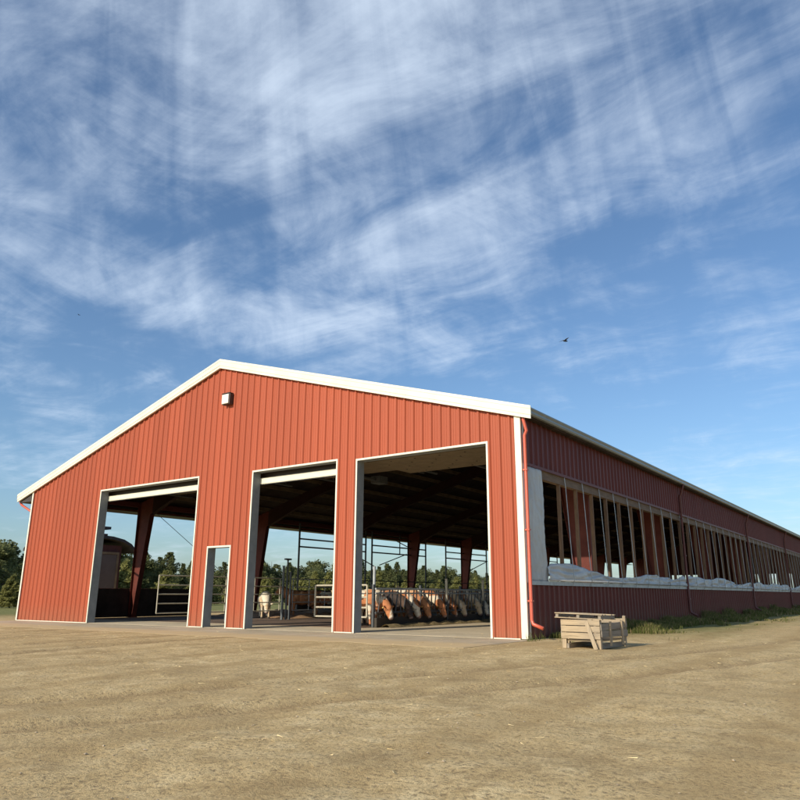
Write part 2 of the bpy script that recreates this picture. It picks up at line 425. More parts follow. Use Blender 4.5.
# roof
y0r, y1r = -.11, LEN+.3
rf = MB()
xe, xw = OH, XL-OHL
rf.prism([(RX, RZ), (xw, roofz(xw)), (xw, roofz(xw)-.09), (RX, RZ-.10), (xe, roofz(xe)-.09), (xe, roofz(xe))], 'y', y0r, y1r)
roof = B(rf, 'roof', M['roofin'])
rt = MB()
k = 0
while y0r+k*.9 < y1r:                           # steel sheets with standing ribs on the weather side
    k += 1
for xa, xb in ((RX, xe+.03), (xw-.03, RX)):
    rt.quad((xa, y0r-.03, roofz(xa)+.012), (xb, y0r-.03, roofz(xb)+.012), (xb, y1r, roofz(xb)+.012), (xa, y1r, roofz(xa)+.012))
rt2 = rt.build('roof_sheeting', M['rooftop']); rt2.parent = roof
rc = MB()
for i in range(int((y1r-y0r)/.61)):
    y = y0r+.3+i*.61
    for xa, xb in ((RX, xe), (xw, RX)):
        n = len(rc.v)
        for x in (xa, xb):
            rc.v += [(x, y-.03, roofz(x)+.012), (x, y, roofz(x)+.04), (x, y+.03, roofz(x)+.012)]
        rc.f += [(n, n+1, n+4, n+3), (n+1, n+2, n+5, n+4)]
o = rc.build('sheet_ribs', M['rooftop']); o.parent = roof
# rake fascia in two steps
fa = MB()
def rake(yf, yb, dz0, dz1, ext=0):
    er = xe+.13+ext
    pl = [(xw-ext, roofz(xw-ext)+dz1), (xw-ext, roofz(xw-ext)+dz0), (RX, RZ+dz0), (er, roofz(er)+dz0), (er, roofz(er)+dz1), (RX, RZ+dz1)]
    for half in (0, 1):
        q = [pl[0], pl[1], pl[2], pl[5]] if half == 0 else [pl[5], pl[2], pl[3], pl[4]]
        fa.prism(q, 'y', yf, yb)
rake(y0r-.035, y0r-.004, -.19, .03, .03)
rake(y0r-.045, y0r-.035, -.03, .055, .035)
rake(y0r-.022, y0r-.004, -FT, -.191, .02)
rake(y0r-.004, -.064, -FT, -FT+.015, -.01)       # rake soffit
B(fa, 'rake_fascia', M['cream'])
# eaves: soffit + fascia board + gutter
sf = MB()
sf.quad((0.03, -.03, roofz(xe)-.22), (xe, -.03, roofz(xe)-.22), (xe, LEN, roofz(xe)-.22), (.03, LEN, roofz(xe)-.22))
sf.box(xe-.02, xe, -.1, LEN, roofz(xe)-.24, roofz(xe)-.1)
B(sf, 'eave_soffit', M['liner'])
sf = MB()
sf.prism([(xw, roofz(xw)-.12), (xw+.02, roofz(xw)-.32), (XL-.02, roofz(xw)-.32), (XL-.02, roofz(XL)-.14)], 'y', -.034, -.01)
sf.box(xw, XL, 0, LEN, roofz(xw)-.32, roofz(xw)-.30)
B(sf, 'eave_soffit', M['bronze'])
gp = [(0, -.02), (0, -.17), (.02, -.19), (.10, -.19), (.125, -.15), (.12, -.10), (.15, -.05), (.15, -.02), (.14, -.02), (.14, -.045), (.105, -.10), (.11, -.145), (.095, -.175), (.02, -.175), (.012, -.02)]
gm = MB(); gm.prism([(xe+.004+p, roofz(xe)+q-.01) for p, q in gp], 'y', -.10, LEN)
gut = B(gm, 'gutter', M['gutter'])
gm = MB(); gm.prism([(xw-.004-p, roofz(xw)+q-.01) for p, q in gp], 'y', -.10, LEN)
B(gm, 'gutter', M['redpipe'])
# long wall claddings
sw = MB(); side = lambda u, off, z: (off, u, z)
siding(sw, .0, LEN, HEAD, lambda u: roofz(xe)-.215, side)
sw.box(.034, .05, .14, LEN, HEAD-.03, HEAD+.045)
B(sw, 'upper_side_cladding', M['redshaded'])
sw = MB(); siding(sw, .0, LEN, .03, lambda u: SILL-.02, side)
B(sw, 'lower_side_cladding', M['redshaded'])
sm = MB(); sm.box(-.22, .075, .10, LEN, SILL-.02, SILL+.03); sm.box(.06, .075, .1, LEN, SILL-.07, SILL-.02)
B(sm, 'sill', M['galv'])
li = MB(); li.quad((-.18, TH, .02), (-.18, LEN, .02), (-.18, LEN, SILL-.03), (-.18, TH, SILL-.03)); li.quad((-.18, TH, HEAD+.02), (-.18, LEN, HEAD+.02), (-.18, LEN, 5.35), (-.18, TH, 5.35))
B(li, 'inner_lining', M['liner'])
hb = MB(); hb.box(-.175, -.012, .12, LEN-.1, HEAD-.25, HEAD+.005)
B(hb, 'header_beam', M['header'])
# left long wall: knee wall with a gateway bay, open above
LT = 5.27
ll = MB()
for ya, yb in ((0, 9.2), (16.5, LEN)):
    siding(ll, ya, yb, .03, lambda u: SILL, lambda u, off, z: (XL-off, u, z))
    B(MB().box(XL+.001, XL+.18, ya+.01, yb-.01, .03, SILL-.01), 'inner_lining', M['liner'])
B(ll, 'left_knee_wall', M['redshaded'])
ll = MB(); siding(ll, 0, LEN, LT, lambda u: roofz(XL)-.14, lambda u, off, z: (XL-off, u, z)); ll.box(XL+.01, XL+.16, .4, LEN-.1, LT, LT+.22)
B(ll, 'left_upper_cladding', M['redshaded'])
# far gable
fg = MB()
siding(fg, XL, RX, 3.6, top, lambda u, off, z: (u, LEN+off, z)); siding(fg, RX, 0, 3.6, top, lambda u, off, z: (u, LEN+off, z))
for p, q in ((XL, -19), (-14, -9), (-4, 0)): siding(fg, p, q, .03, lambda u: 3.6, lambda u, off, z: (u, LEN+off, z))
B(fg, 'far_gable_wall', M['redshaded'])

# steel frames: tapered columns and rafters
for k, y in enumerate(FR):
    for sgn, xo in ((-1, -.26), (1, XL+.22)):
        zt_ = roofz(xo)-.30; c = MB()
        ztop = zt_
        bot, topw = .30, 1.02
        pts = [(xo, .02), (xo, ztop), (xo+sgn*topw, ztop+abs(topw)*.25), (xo+sgn*topw, ztop-.62), (xo+sgn*bot, .02)]
        c.prism(pts, 'y', y-.008, y+.008)
        # flanges
        c.box(min(xo, xo+sgn*.014), max(xo, xo+sgn*.014), y-.12, y+.12, .02, ztop)
        p0 = Vector((xo+sgn*bot, 0, .02)); p1 = Vector((xo+sgn*topw, 0, ztop-.62))
        dd = (p1-p0).normalized(); nn = Vector((dd.z, 0, -dd.x))*.008
        q = [p0-nn, p0+nn, p1+nn, p1-nn]
        c.prism([(v.x, v.z) for v in q], 'y', y-.12, y+.12)
        c.box(min(xo-.03, xo+sgn*(bot+.06)), max(xo+.03, xo+sgn*(bot+.06)), y-.16, y+.16, .02, .045)
        B(c, 'column', M['primer'])
        r_ = MB()
        xa = xo+sgn*topw*.02; xs_ = [xo+sgn*1.02, xo+sgn*4.5, RX]
        up = [(x, roofz(x)-.30) for x in [xo]+xs_]
        dn = [(xo+sgn*1.02, roofz(xo+sgn*1.02)-.30-.92), (xs_[1], roofz(xs_[1])-.30-.55), (RX, RZ-.30-.62)]
        r_.prism(up+dn[::-1], 'y', y-.007, y+.007)
        for (ax, az), (bx, bz) in zip(dn, dn[1:]):
            r_.prism([(ax, az-.012), (ax, az), (bx, bz), (bx, bz-.012)], 'y', y-.11, y+.11)
        B(r_, 'rafter', M['raftershaded'])
# purlins
pu = MB()
for i in range(1, 9):
    for x in (RX+i*1.35, RX-i*1.36):
        z = roofz(x)-.10; pu.box(x-.03, x+.03, .4, LEN-.2, z-.2, z)
B(pu, 'roof_purlins', M['liner2'])

# studs and curtain straps in the side opening
STN = 54
for i in range(STN):
    y = 1.17+1.222*i
    if y > LEN-.5: break
    w = .028 if i % 4 else .045
    B(MB().box(-.12, -.02, y-w, y+w, SILL+.03, HEAD-.25), 'stud', M['stud'])
for i in range(50):
    y = 2.66+1.312*i
    if y > LEN-.4: break
    j = R.uniform(-.05, .05)
    m_ = MB().tube([(.03, y-.03+j, HEAD-.01), (.05, y-.02+j, HEAD-.3), (.12, y+j, 2.0), (.15, y+.02+j, SILL+.09), (.10, y+.02+j, SILL-.06)], .011, 6)
    B(m_, 'curtain_strap', M['galv'])
# curtains (rolled down, crumpled on the sill) one per bay between downspouts
def curtain(ya, yb, seed):
    m_ = MB(); step = .05; n = int((yb-ya)/step); K = 22; rows = []
    for i in range(n+1):
        y = ya+(yb-ya)*i/n; e = min(1, (y-ya)/.3+.3, (yb-y)/.3+.3)
        a1 = noise.noise(Vector((y*.22, seed, 0))); a2 = noise.noise(Vector((y*.75, seed+9, 0)))
        hgt = max(.18, (.33+.30*a1+.07*a2)*(.7+.3*e))
        row = []
        for k_ in range(K):
            t = k_/(K-1)
            if t < .62: q = t/.62; bx = .118-.05*q**2; bz = SILL+.034+hgt*q
            else: q = (t-.62)/.38; bx = .068-.15*q; bz = SILL+.034+hgt*(1-.72*q)*(1-.0*q)
            # long folds lying along the wall, pulled diagonally between the straps
            rg = lambda q: 1-2*abs(q)
            f = .05*rg(noise.noise(Vector((y*.55+bz*.8, bz*7-y*.4, seed)))*1.6)+.022*rg(noise.noise(Vector((y*1.8-bz*2, bz*11+y*1.3, seed+2)))*1.6)-.03
            w_ = math.sin(PI*min(1, t/.62)) if t < .62 else .3
            row.append((bx+f*(.35+.65*w_)-.02, y, max(SILL+.032, bz+f*.35*(t > .1))))
        rows.append(row)
    for r_ in rows: m_.v += r_
    for i in range(n):
        for k_ in range(K-1): m_.f.append((i*K+k_, (i+1)*K+k_, (i+1)*K+k_+1, i*K+k_+1))
    o = B(m_, 'side_curtain', M['cloth'], smooth=True)
    r2 = MB().tube([(.10, ya+.02, SILL+.07), (.10, yb-.02, SILL+.07)], .035, 8)
    B(r2, 'curtain_roll', M['cloth'], smooth=True)
DS = [.16, 14.42, 28.06, 41.7, 55.3, 69.0]
for i in range(5): curtain(DS[i]+(1.0 if i == 0 else .1), DS[i+1]-.1, i*3.1)
# the upright flap of curtain at the corner
m_ = MB(); ny, nz = 26, 60
for j in range(nz+1):
    z = SILL+.02+(HEAD-.06-SILL)*j/nz
    for i in range(ny+1):
        w = 1.0+.10*noise.noise(Vector((z*.9, 2, 0)))+(.12*max(0, 1-(z-SILL)/.9))
        y = .13+w*i/ny
        x = .03+.016*(1-2*abs(noise.noise(Vector((y*5, z*.7, 3)))*1.6))+.03*noise.noise(Vector((y*2.2, z*.5, 1)))+.012*(1-2*abs(noise.noise(Vector((y*4+z*3, z*1.4-y*3, 8)))*1.6))
        m_.v.append((x, y, z))
for j in range(nz):
    for i in range(ny): m_.f.append((j*(ny+1)+i, j*(ny+1)+i+1, (j+1)*(ny+1)+i+1, (j+1)*(ny+1)+i))
o = B(m_, 'curtain_flap', M['cloth'], smooth=True)
so = o.modifiers.new('thick', 'SOLIDIFY'); so.thickness = .006
# downspouts
def downspout(y, m_, corner=False):
    s = MB(); zt_ = roofz(xe)-.19; w = .045
    xo = .105
    path = [(xe+.06, y, zt_), (xe+.06, y, zt_-.08), (xo+.05, y, zt_-.42), (xo, y, zt_-.52), (xo, y, .48), (xo+.03, y, .38), (xo+.27, y, .24)]
    if corner: path = [(xe-.10, y-.03, zt_+.02), (xe-.12, y-.03, zt_-.10), (xo+.06, y, zt_-.40), (xo, y, zt_-.52), (xo, y, .46), (xo+.04, y-.01, .36), (xo+.30, y-.03, .27)]
    s.tube(path, [w]*len(path), 8)
    o = B(s, 'downspout', m_, smooth=True)
    for z in (4.1, 2.6, .9):
        st = MB().box(xo-.065, xo+.05, y-.055, y+.055, z-.02, z+.02); q = st.build('strap', m_); q.parent = o
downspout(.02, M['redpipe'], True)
for y in DS[1:]: downspout(y, M['redpipeshaded'])
s = MB().tube([(xw-.08, .05, roofz(xw)-.2), (xw-.08, .05, roofz(xw)-.30), (xw+.1, .05, roofz(xw)-.42), (XL-.12, .05, roofz(xw)-.78), (XL-.09, .05, roofz(xw)-.95), (XL-.09, .05, .3)], .05, 8)
B(s, 'downspout', M['redpipe'], smooth=True)

# overhead doors rolled up under the roof
def overhead(a_, b_, z_, hang, yin):
    root = bpy.data.objects.new('overhead_door', None); C.objects.link(root); root.parent = barn; root.matrix_parent_inverse = Matrix.Translation((-RX, 0, 0))
    y = TH+(.02 if hang else .05); zr_ = z_+.12
    if hang:
        p = MB(); p.box(a_-.1, b_+.1, y, y+.05, z_-hang, z_-.16); p.box(a_-.1, b_+.1, y-.01, y, z_-hang+.02, z_-hang+.04)
        o = p.build('bottom_bar', M['creamdoor'], root)
        MB().box(a_-.1, b_+.1, y+.16, y+.20, z_-hang+.02, z_+.18).build('raised_slats', M['bronze'], root)
        r_ = MB().box(a_-.1, b_+.1, y+.005, y+.045, z_-hang-.025, z_-hang-.001).build('bottom_seal', M['rubber'], root)
    p = MB()
    n = 5; L_ = 3.2 if hang else 2.35
    zq = zr_+.16 if hang else z_+.03
    for k_ in range(n):
        p.box(a_-.1, b_+.1, y+.18+k_*L_/n, y+.18+(k_+1)*L_/n-.012, zq, zq+.05)
    p.build('raised_panel', M['panelunder'], root)
    if not hang:
        rv = MB()
        for k_ in range(n):
            for j in range(10):
                x = a_+.25+j*(b_-a_-.5)/9; yy = y+.18+(k_+.5)*L_/n
                if (k_+j) % 2: rv.box(x-.02, x+.02, yy-.02, yy+.02, zq-.012, zq-.001)
        rv.build('hinges', M['bronze'], root)
    for x in (a_-.14, b_+.14):
        t = MB(); t.box(x-.03, x+.03, y+.0, y+.05, .3, z_-.05); t.build('track', M['steeldark'], root)
        t = MB(); t.box(x-.03, x+.03, y+.12, y+4.2, zr_+.1, zr_+.15); t.box(x-.02, x+.02, y+3.8, y+3.84, zr_+.15, roofz(x)-.25); t.build('track', M['steeldark'], root)
    xm = (a_+b_)/2
    t = MB(); t.box(xm-.04, xm+.04, y+.1, y+4.2, zr_-.02, zr_+.05); t.box(xm-.2, xm+.2, y+3.9, y+4.4, zr_-.1, zr_+.16)
    t.build('opener_rail', M['steeldark'], root)
overhead(*D[0], .36, 0); overhead(*D[1], .36, 0); overhead(*D[2], 0, 0)

# wall light under the ridge
wl = MB(); zc = 7.70; xc = -11.25
wl.prism([(xc-.19, zc-.20), (xc+.19, zc-.20), (xc+.205, zc+.19), (xc-.205, zc+.19)], 'y', -.20, -.036); wl.box(xc-.215, xc+.215, -.23, -.036, zc+.191, zc+.22)
w_ = B(wl, 'wall_light', M['bronze'], bevel=.015)
ln = MB(); ln.prism([(xc-.175, zc-.18), (xc+.165, zc-.18), (xc+.165, zc+.165), (xc-.175, zc+.165)], 'y', -.24, -.201)
o = ln.build('lens', M['lens'], bevel=.03); o.parent = w_

# cable bracing in the left wall
for ya, yb in ((5.9, 12.3),):
    B(MB().tube([(XL+.25, ya, 5.2), (XL+.25, yb, 1.2)], .013, 6), 'brace_cable', M['steeldark'])
    B(MB().tube([(XL+.25, yb, 5.05), (XL+.27, yb+.05, 1.2)], .008, 6), 'brace_cable', M['steeldark'])
for ya, za, yb, zb in ((26.2, 5.0, 28.6, 4.4), (24.6, 3.1, 27.9, 4.0), (36.9, 3.0, 40.2, 3.95), (20.8, 4.0, 24.0, 3.0)):
    B(MB().tube([(XL+.35, ya, za), (XL+.35, yb, zb)], .035, 6), 'brace_pipe', M['steeldark'])

# ------------------------------------------------------------------ pipe racks standing along the left opening
def rack(ya, yb, label, mid=None):
    t = thing('pipe_rack', label, 'pipe rack', (XL+.45, ya, 0.02), 0, 'tall pipe racks beside the left wall columns')
    L_ = yb-ya
    for k_ in (0, L_):
        MB().tube([(0, k_, 0), (0, k_, 5.35)], .06, 8).build('post', M['steeldark'], t)
    if mid: MB().tube([(0, mid-ya, 3.9), (0, mid-ya, 5.3)], .04, 8).build('short_post', M['steeldark'], t)
    for z in (3.92, 4.40, 4.93): MB().tube([(0, 0, z), (0, L_, z)], .048, 8).build('rail', M['steeldark'], t)
rack(16.35, 22.9, 'dark pipe rack seen in the middle doorway, its left post clear against the sky', 19.6)
rack(23.6, 30.3, 'dark pipe rack with three top rails at left side of the right doorway', 26.9)
rack(33.2, 39.85, 'dark pipe rack with three top rails round the second column of the right doorway')
rack(40.5, 47, 'dark pipe rack half hidden by the right jamb of the right doorway')
rack(48.5, 55, 'far dark pipe rack glimpsed through the first gaps of the side opening')

# ------------------------------------------------------------------ pen fences and gates (five-rail pipe gates)
def gate(x0, y0, x1, y1, zs, label, m_, name='pipe_gate', cat='gate', group=None, posts=True, frame=True, uprights=1, rad=.021):
    L_ = math.hypot(x1-x0, y1-y0); ang = math.atan2(y1-y0, x1-x0)
    t = thing(name, label, cat, (x0, y0, .02), ang, group)
    if frame:
        MB().tube([(0, 0, zs[0]), (0, 0, zs[-1])], rad, 8).build('end_bar', m_, t); MB().tube([(L_, 0, zs[0]), (L_, 0, zs[-1])], rad, 8).build('end_bar', m_, t)
    for z in zs: MB().tube([(0, 0, z), (L_, 0, z)], rad, 8).build('rail', m_, t)
    for k_ in range(uprights):
        u = L_*(k_+1)/(uprights+1); MB().tube([(u, rad*1.2, zs[0]), (u, rad*1.2, zs[-1])], rad*.8, 6).build('upright', m_, t)
    return t
Z5 = (.38, .72, 1.05, 1.38, 1.72)
gate(-15.0, .45, -15.0, 3.6, Z5, 'cream pipe gate seen at the foot of the left doorway', M['creampipe'], group='pen gates')
gate(-15.0, 3.72, -15.0, 6.6, Z5, 'five rail pipe gate at left of the middle doorway, sunlit on its left half', M['creampipe'], group='pen gates')
gate(-15.0, 7.4, -15.0, 10.6, Z5, 'pipe gate to the right of the cluster of posts in the middle doorway', M['galv'], group='pen gates', uprights=2)
nmf = ['first', 'second', 'third', 'fourth', 'fifth', 'sixth']
for i in range(6):
    y = 10.8+i*4.4
    gate(-15.0, y, -15.0, y+4.2, Z5, 'dark pipe fence panel, %s behind the feeding cattle counted from the near end' % nmf[i], M['steeldark'], 'fence_panel', 'fence panel', 'fence panels behind the cattle')
for i, (x, y, h, wd) in enumerate(((-15.0, 6.78, 2.25, .07), (-15.0, 7.02, 2.5, .05), (-15.02, 7.25, 2.0, .06), (-15.0, 3.66, 1.85, .045))):
    t = MB(); t.tube([(0, 0, 0), (0, 0, h)], wd*.75, 10); t.box(-wd*.8, wd*.8, -wd*.8, wd*.8, h, h+.02)
    if i == 1: t.box(-.05, .05, -.18, .18, h+.02, h+.09)
    o = t.build('steel_post', M['postgrey'], loc=(x, y, .02))
    tag(o, ['left grey post of the three between the gates in the middle doorway', 'tall middle post with a crosspiece between the gates in the middle doorway', 'short right post of the three between the gates in the middle doorway', 'slim grey post between the two cream gates'][i], 'post')
# white end gate at left of the right doorway
gate(-9.4, 2.75, -7.12, 2.75, (.32, .62, .95, 1.34), 'cream framed gate closing the near end of the feed alley, cattle behind it', M['creampipe'], rad=.03, uprights=2)
# feed barrier with slanted head bars
BX = -6.92
fb = thing('feed_barrier', 'long dark steel head-lock feed barrier the cattle reach through', 'feed barrier', (BX, 2.95, .02))
BL = 11.0
MB().box(-.09, .06, 0, BL, 0, .30).build('curb', M['curb'], fb)
MB().tube([(0, 0, 1.22), (0, BL, 1.22)], .032, 8).build('top_rail', M['galv'], fb)
MB().tube([(0, 0, 1.08), (0, BL, 1.08)], .025, 8).build('lock_rail', M['galv'], fb)
MB().tube([(0, 0, .46), (0, BL, .46)], .03, 8).build('bottom_rail', M['steeldark'], fb)
for k_ in range(int(BL/.24)):
    y = .2+k_*.24
    if k_ % 2: MB().tube([(0, y, .46), (0, y+.02, 1.2)], .022, 6).build('head_bar', M['steeldark'], fb)
    else: MB().tube([(0, y-.06, .46), (0, y+.10, 1.2)], .022, 6).build('head_bar', M['steeldark'], fb)
for k_ in range(5):
    y = k_*2.75
    MB().box(-.13, -.05, y-.04, y+.04, 0, 1.36).build('post', M['steeldark'], fb)
for i, (y, h) in enumerate(((3.1, 1.95), (7.15, 1.62), (9.92, 1.62))):
    c = i > 0
    t = MB(); t.tube([(0, 0, 0 if not c else .8), (0, 0, h)], .05, 10)
    o = t.build('upright_post', M['creampipe'] if c else M['galv'], loc=(BX+.10 if c else BX-.18, y, .02))
    if c: MB().box(-.04, .04, -.04, .04, 0, .85).build('lower_sleeve', M['steeldark'], o)
    tag(o, ['tall grey post at the near end of the feed barrier', 'short pale post on the feed barrier, left of the two', 'short pale post on the feed barrier, right of the two beside the jamb'][i], 'post')
fd = MB()
n = 150
for i in range(n+1):
    y = 3.1+10.5*i/n
    for k_ in range(7):
        t = k_/6; w = .42+.12*noise.noise(Vector((y*.9, 5, 0)))
        fd.v.append((BX+.1+t*w, y, .022+.10*math.sin(t*PI)*(.7+.8*noise.noise(Vector((y*2.3, t*3, 1))))+(.02 if k_ not in (0, 6) else 0)))
for i in range(n):
    for k_ in range(6): fd.f.append((i*7+k_, i*7+k_+1, (i+1)*7+k_+1, (i+1)*7+k_))
o = fd.build('feed_windrow', M['feed'], smooth=True); tag(o, 'strip of brown silage lying along the feed barrier', 'animal feed', kind='stuff')
# bedding
bd = MB(); n = 70; m2 = 40
for i in range(n+1):
    for j in range(m2+1):
        x = -21.5+6.1*j/m2; y = 8+18*i/n; e = min(1, i/6, (n-i)/6, j/5, (m2-j)/5)
        bd.v.append((x, y, .03+e*(.16+.16*noise.noise(Vector((x*.7, y*.7, 0)))+.08*noise.noise(Vector((x*3, y*3, 1))))))
for i in range(n):
    for j in range(m2): bd.f.append((i*(m2+1)+j, i*(m2+1)+j+1, (i+1)*(m2+1)+j+1, (i+1)*(m2+1)+j))
o = bd.build('straw_bedding', M['straw'], smooth=True); tag(o, 'brown trampled straw bedding in the pen behind the gates', 'bedding', kind='stuff')

# ------------------------------------------------------------------ cattle
def blob(bm, c, r, rot=None, seg=14):
    m = Matrix.Translation(c) @ (rot or Matrix.Identity(4)) @ Matrix.Diagonal((*r, 1))
    bmesh.ops.create_uvsphere(bm, u_segments=seg, v_segments=10, radius=1, matrix=m)
def limb(bm, pts, rad):
    mb = MB(); mb.tube(pts, rad, 12)
    vs = [bm.verts.new(v) for v in mb.v]
    for f in mb.f:
        try: bm.faces.new([vs[i] for i in f])
        except ValueError: pass
    for p, r in zip(pts, rad): blob(bm, p, (r, r, r), seg=10)
def cow_mesh(name, pose):
    bm = bmesh.new()
    # trunk along +x (head end), stands on z=0
    for c, r in (((-.78, 0, 1.02), (.30, .255, .29)), ((-.45, 0, .96), (.42, .30, .33)), ((-.08, 0, .93), (.48, .33, .355)), ((.30, 0, .94), (.42, .29, .34)), ((.55, 0, .95), (.30, .23, .31)), ((-.95, 0, 1.0), (.14, .17, .22))):
        blob(bm, c, r)
    blob(bm, (-.62, 0, 1.24), (.30, .12, .07)); blob(bm, (.35, 0, 1.24), (.28, .09, .07))     # hips and withers
    blob(bm, (.70, 0, .72), (.16, .12, .16))                                                    # brisket
    for s in (-1, 1):
        limb(bm, [(.42, s*.17, .80), (.46, s*.17, .58), (.44, s*.17, .42), (.45, s*.17, .22), (.47, s*.17, .06)], [.13, .085, .06, .045, .055])
        limb(bm, [(-.80, s*.17, .92), (-.66, s*.19, .70), (-.86, s*.18, .50), (-.84, s*.18, .26), (-.80, s*.18, .06)], [.19, .13, .062, .047, .055])
    blob(bm, (-.52, 0, .60), (.14, .13, .10))
    limb(bm, [(-1.07, 0, 1.12), (-1.13, 0, 1.0), (-1.13, .01, .75), (-1.12, .02, .52)], [.04, .028, .02, .02]); blob(bm, (-1.12, .02, .45), (.035, .035, .12))
    if pose == 'down':
        neck = [(.58, 0, 1.05), (.86, 0, .92), (1.10, 0, .72)]; hd = Vector((1.14, 0, .66)); dr = Vector((.50, 0, -.86)).normalized()
    elif pose == 'level':
        neck = [(.58, 0, 1.08), (.86, 0, 1.12), (1.08, 0, 1.16)]; hd = Vector((1.12, 0, 1.17)); dr = Vector((.82, 0, -.57)).normalized()
    else:
        neck = [(.58, 0, 1.08), (.82, 0, 1.22), (1.0, 0, 1.34)]; hd = Vector((1.04, 0, 1.36)); dr = Vector((.86, 0, -.5)).normalized()
    limb(bm, neck, [.27, .215, .165])
    blob(bm, Vector(neck[1])-Vector((.02, 0, .20)), (.16, .06, .13))
    n_ = Vector((dr.z, 0, -dr.x))*-1
    if n_.z < 0: n_ = -n_
    rot = Matrix(((dr.x, 0, n_.x, 0), (0, 1, 0, 0), (dr.z, 0, n_.z, 0), (0, 0, 0, 1)))
    blob(bm, hd+dr*.03, (.15, .150, .165), rot); blob(bm, hd+dr*.19-n_*.03, (.18, .120, .135), rot); blob(bm, hd+dr*.34-n_*.04, (.10, .105, .105), rot)
    blob(bm, hd-dr*.06+n_*.10, (.07, .10, .05), rot)
    for s in (-1, 1):
        blob(bm, hd+dr*.12+Vector((0, s*.10, 0))+n_*.05, (.035, .03, .03), rot)             # brow
        e = hd-dr*.03+Vector((0, s*.22, 0))+n_*.03
        blob(bm, e, (.055, .12, .022), rot @ Matrix.Rotation(s*.35, 4, 'X'))                       # ear
    me = bpy.data.meshes.new(name); bm.to_mesh(me); bm.free()
    o = bpy.data.objects.new(name, me); C.objects.link(o)
    r = o.modifiers.new('r', 'REMESH'); r.mode = 'VOXEL'; r.voxel_size = .022
    s_ = o.modifiers.new('s', 'SMOOTH'); s_.factor = .6; s_.iterations = 5
    dg = bpy.context.evaluated_depsgraph_get(); m2 = bpy.data.meshes.new_from_object(o.evaluated_get(dg)); m2.name = name
    o.modifiers.clear(); o.data = m2
    for p in m2.polygons: p.use_smooth = True
    m2.materials.clear(); m2.materials.append(None)
    o.name = name
    # features
    def sphere(nm, c, r, mt, rt_=None):
        b2 = bmesh.new(); blob(b2, c, r, rt_, 12); me_ = bpy.data.meshes.new(nm); b2.to_mesh(me_); b2.free(); me_.materials.append(mt)
        for p in me_.polygons: p.use_smooth = True
        q = bpy.data.objects.new(nm, me_); C.objects.link(q); q.parent = o
    sphere('muzzle', hd+dr*.395-n_*.045, (.056, .092, .082), M['muzzle'], rot)
    for s in (-1, 1): sphere('eye', hd+dr*.11+Vector((0, s*.132, 0))+n_*.045, (.018, .016, .018), M['eye'], rot)
    for s in (-1, 1):
        t = MB(); e = hd-dr*.01+Vector((0, s*.29, 0))+n_*.0
        t.box(-.018, .018, -.004, .004, -.025, .025, Matrix.Translation(e) @ rot); t.build('ear_tag', M['tag'], o)
    for (x, y) in ((.48, .17), (.48, -.17), (-.79, .18), (-.79, -.18)):
        t = MB(); t.tube([(x, y, 0), (x, y, .03), (x-.005, y, .075)], [.062, .060, .05], 10); t.build('hoof', M['hoof'], o, smooth=True)
    return o
proto = {p: cow_mesh('cow', p) for p in ('down', 'level', 'up')}
used = set()
def cow(pose, x, y, deg, coatname, label, scale=1.0, group='cattle feeding in a row at the barrier'):
    src = proto[pose]
    o = src if pose not in used else copy_tree(src)
    used.add(pose)
    o.location = (x, y, .03); o.rotation_euler = (0, 0, math.radians(deg)); o.scale = (scale,)*3
    o.material_slots[0].link = 'OBJECT'; o.material_slots[0].material = COAT[coatname]
    tag(o, label, 'cow', group); return o
ordn = ['first', 'second', 'third', 'fourth', 'fifth', 'sixth', 'seventh', 'eighth', 'ninth', 'tenth', 'eleventh', 'twelfth', 'thirteenth', 'fourteenth', 'fifteenth', 'sixteenth', 'seventeenth', 'eighteenth']
seq = ['red and white', 'cream', 'dark brown', 'red and white', 'rust brown', 'cream', 'red and white', 'cream', 'red and white', 'cream', 'red and white', 'cream', 'cream', 'red and white', 'cream', 'cream', 'rust brown', 'cream']
pz = ['down', 'level', 'down', 'down', 'down', 'level', 'down', 'level', 'down', 'down', 'level', 'down', 'down', 'level', 'down', 'down', 'level', 'down']
for i in range(18):
    head_x = {'down': 1.0, 'level': 1.62, 'up': 1.5}[pz[i]]
    cow(pz[i], BX-head_x+R.uniform(-.1, .1), 3.5+i*.56+R.uniform(-.05, .05), R.uniform(-7, 7), seq[i],
        '%s cow, %s along the feed barrier from its near end, %s' % (seq[i], ordn[i], 'head lowered' if pz[i] == 'down' else 'head level'), R.uniform(.84, .94))
gp_ = 'cattle loose in the pens'
cow('level', -9.0, 3.9, -62, 'cream', 'cream cow standing behind the cream end gate, left of the pair there', .93, gp_)
cow('level', -8.15, 3.75, -80, 'red and white', 'red and white cow behind the cream end gate, right of the pair there', .92, gp_)
cow('up', -10.3, 7.2, 200, 'red and white', 'red and white cow standing behind the feeding row, its back to the barrier', .93, gp_)
cow('up', -10.8, 10.2, 150, 'cream', 'cream cow standing in the pen beyond the feeding row', .93, gp_)
cow('up', -16.6, 9.6, 250, 'rust brown', 'rust brown cow in the middle doorway, standing behind the pipe gate', .95, gp_)
cow('up', -13.2, 12.6, 75, 'cream', 'cream cow walking beyond the second pipe gate in the middle doorway', .93, gp_)
cow('down', -16.9, 7.6, 320, 'cream', 'cream cow with lowered head behind the posts in the middle doorway', .9, gp_)
cow('level', -17.6, 12.9, 20, 'red and white', 'red and white cow on the brown bedding seen through the middle doorway', .93, gp_)

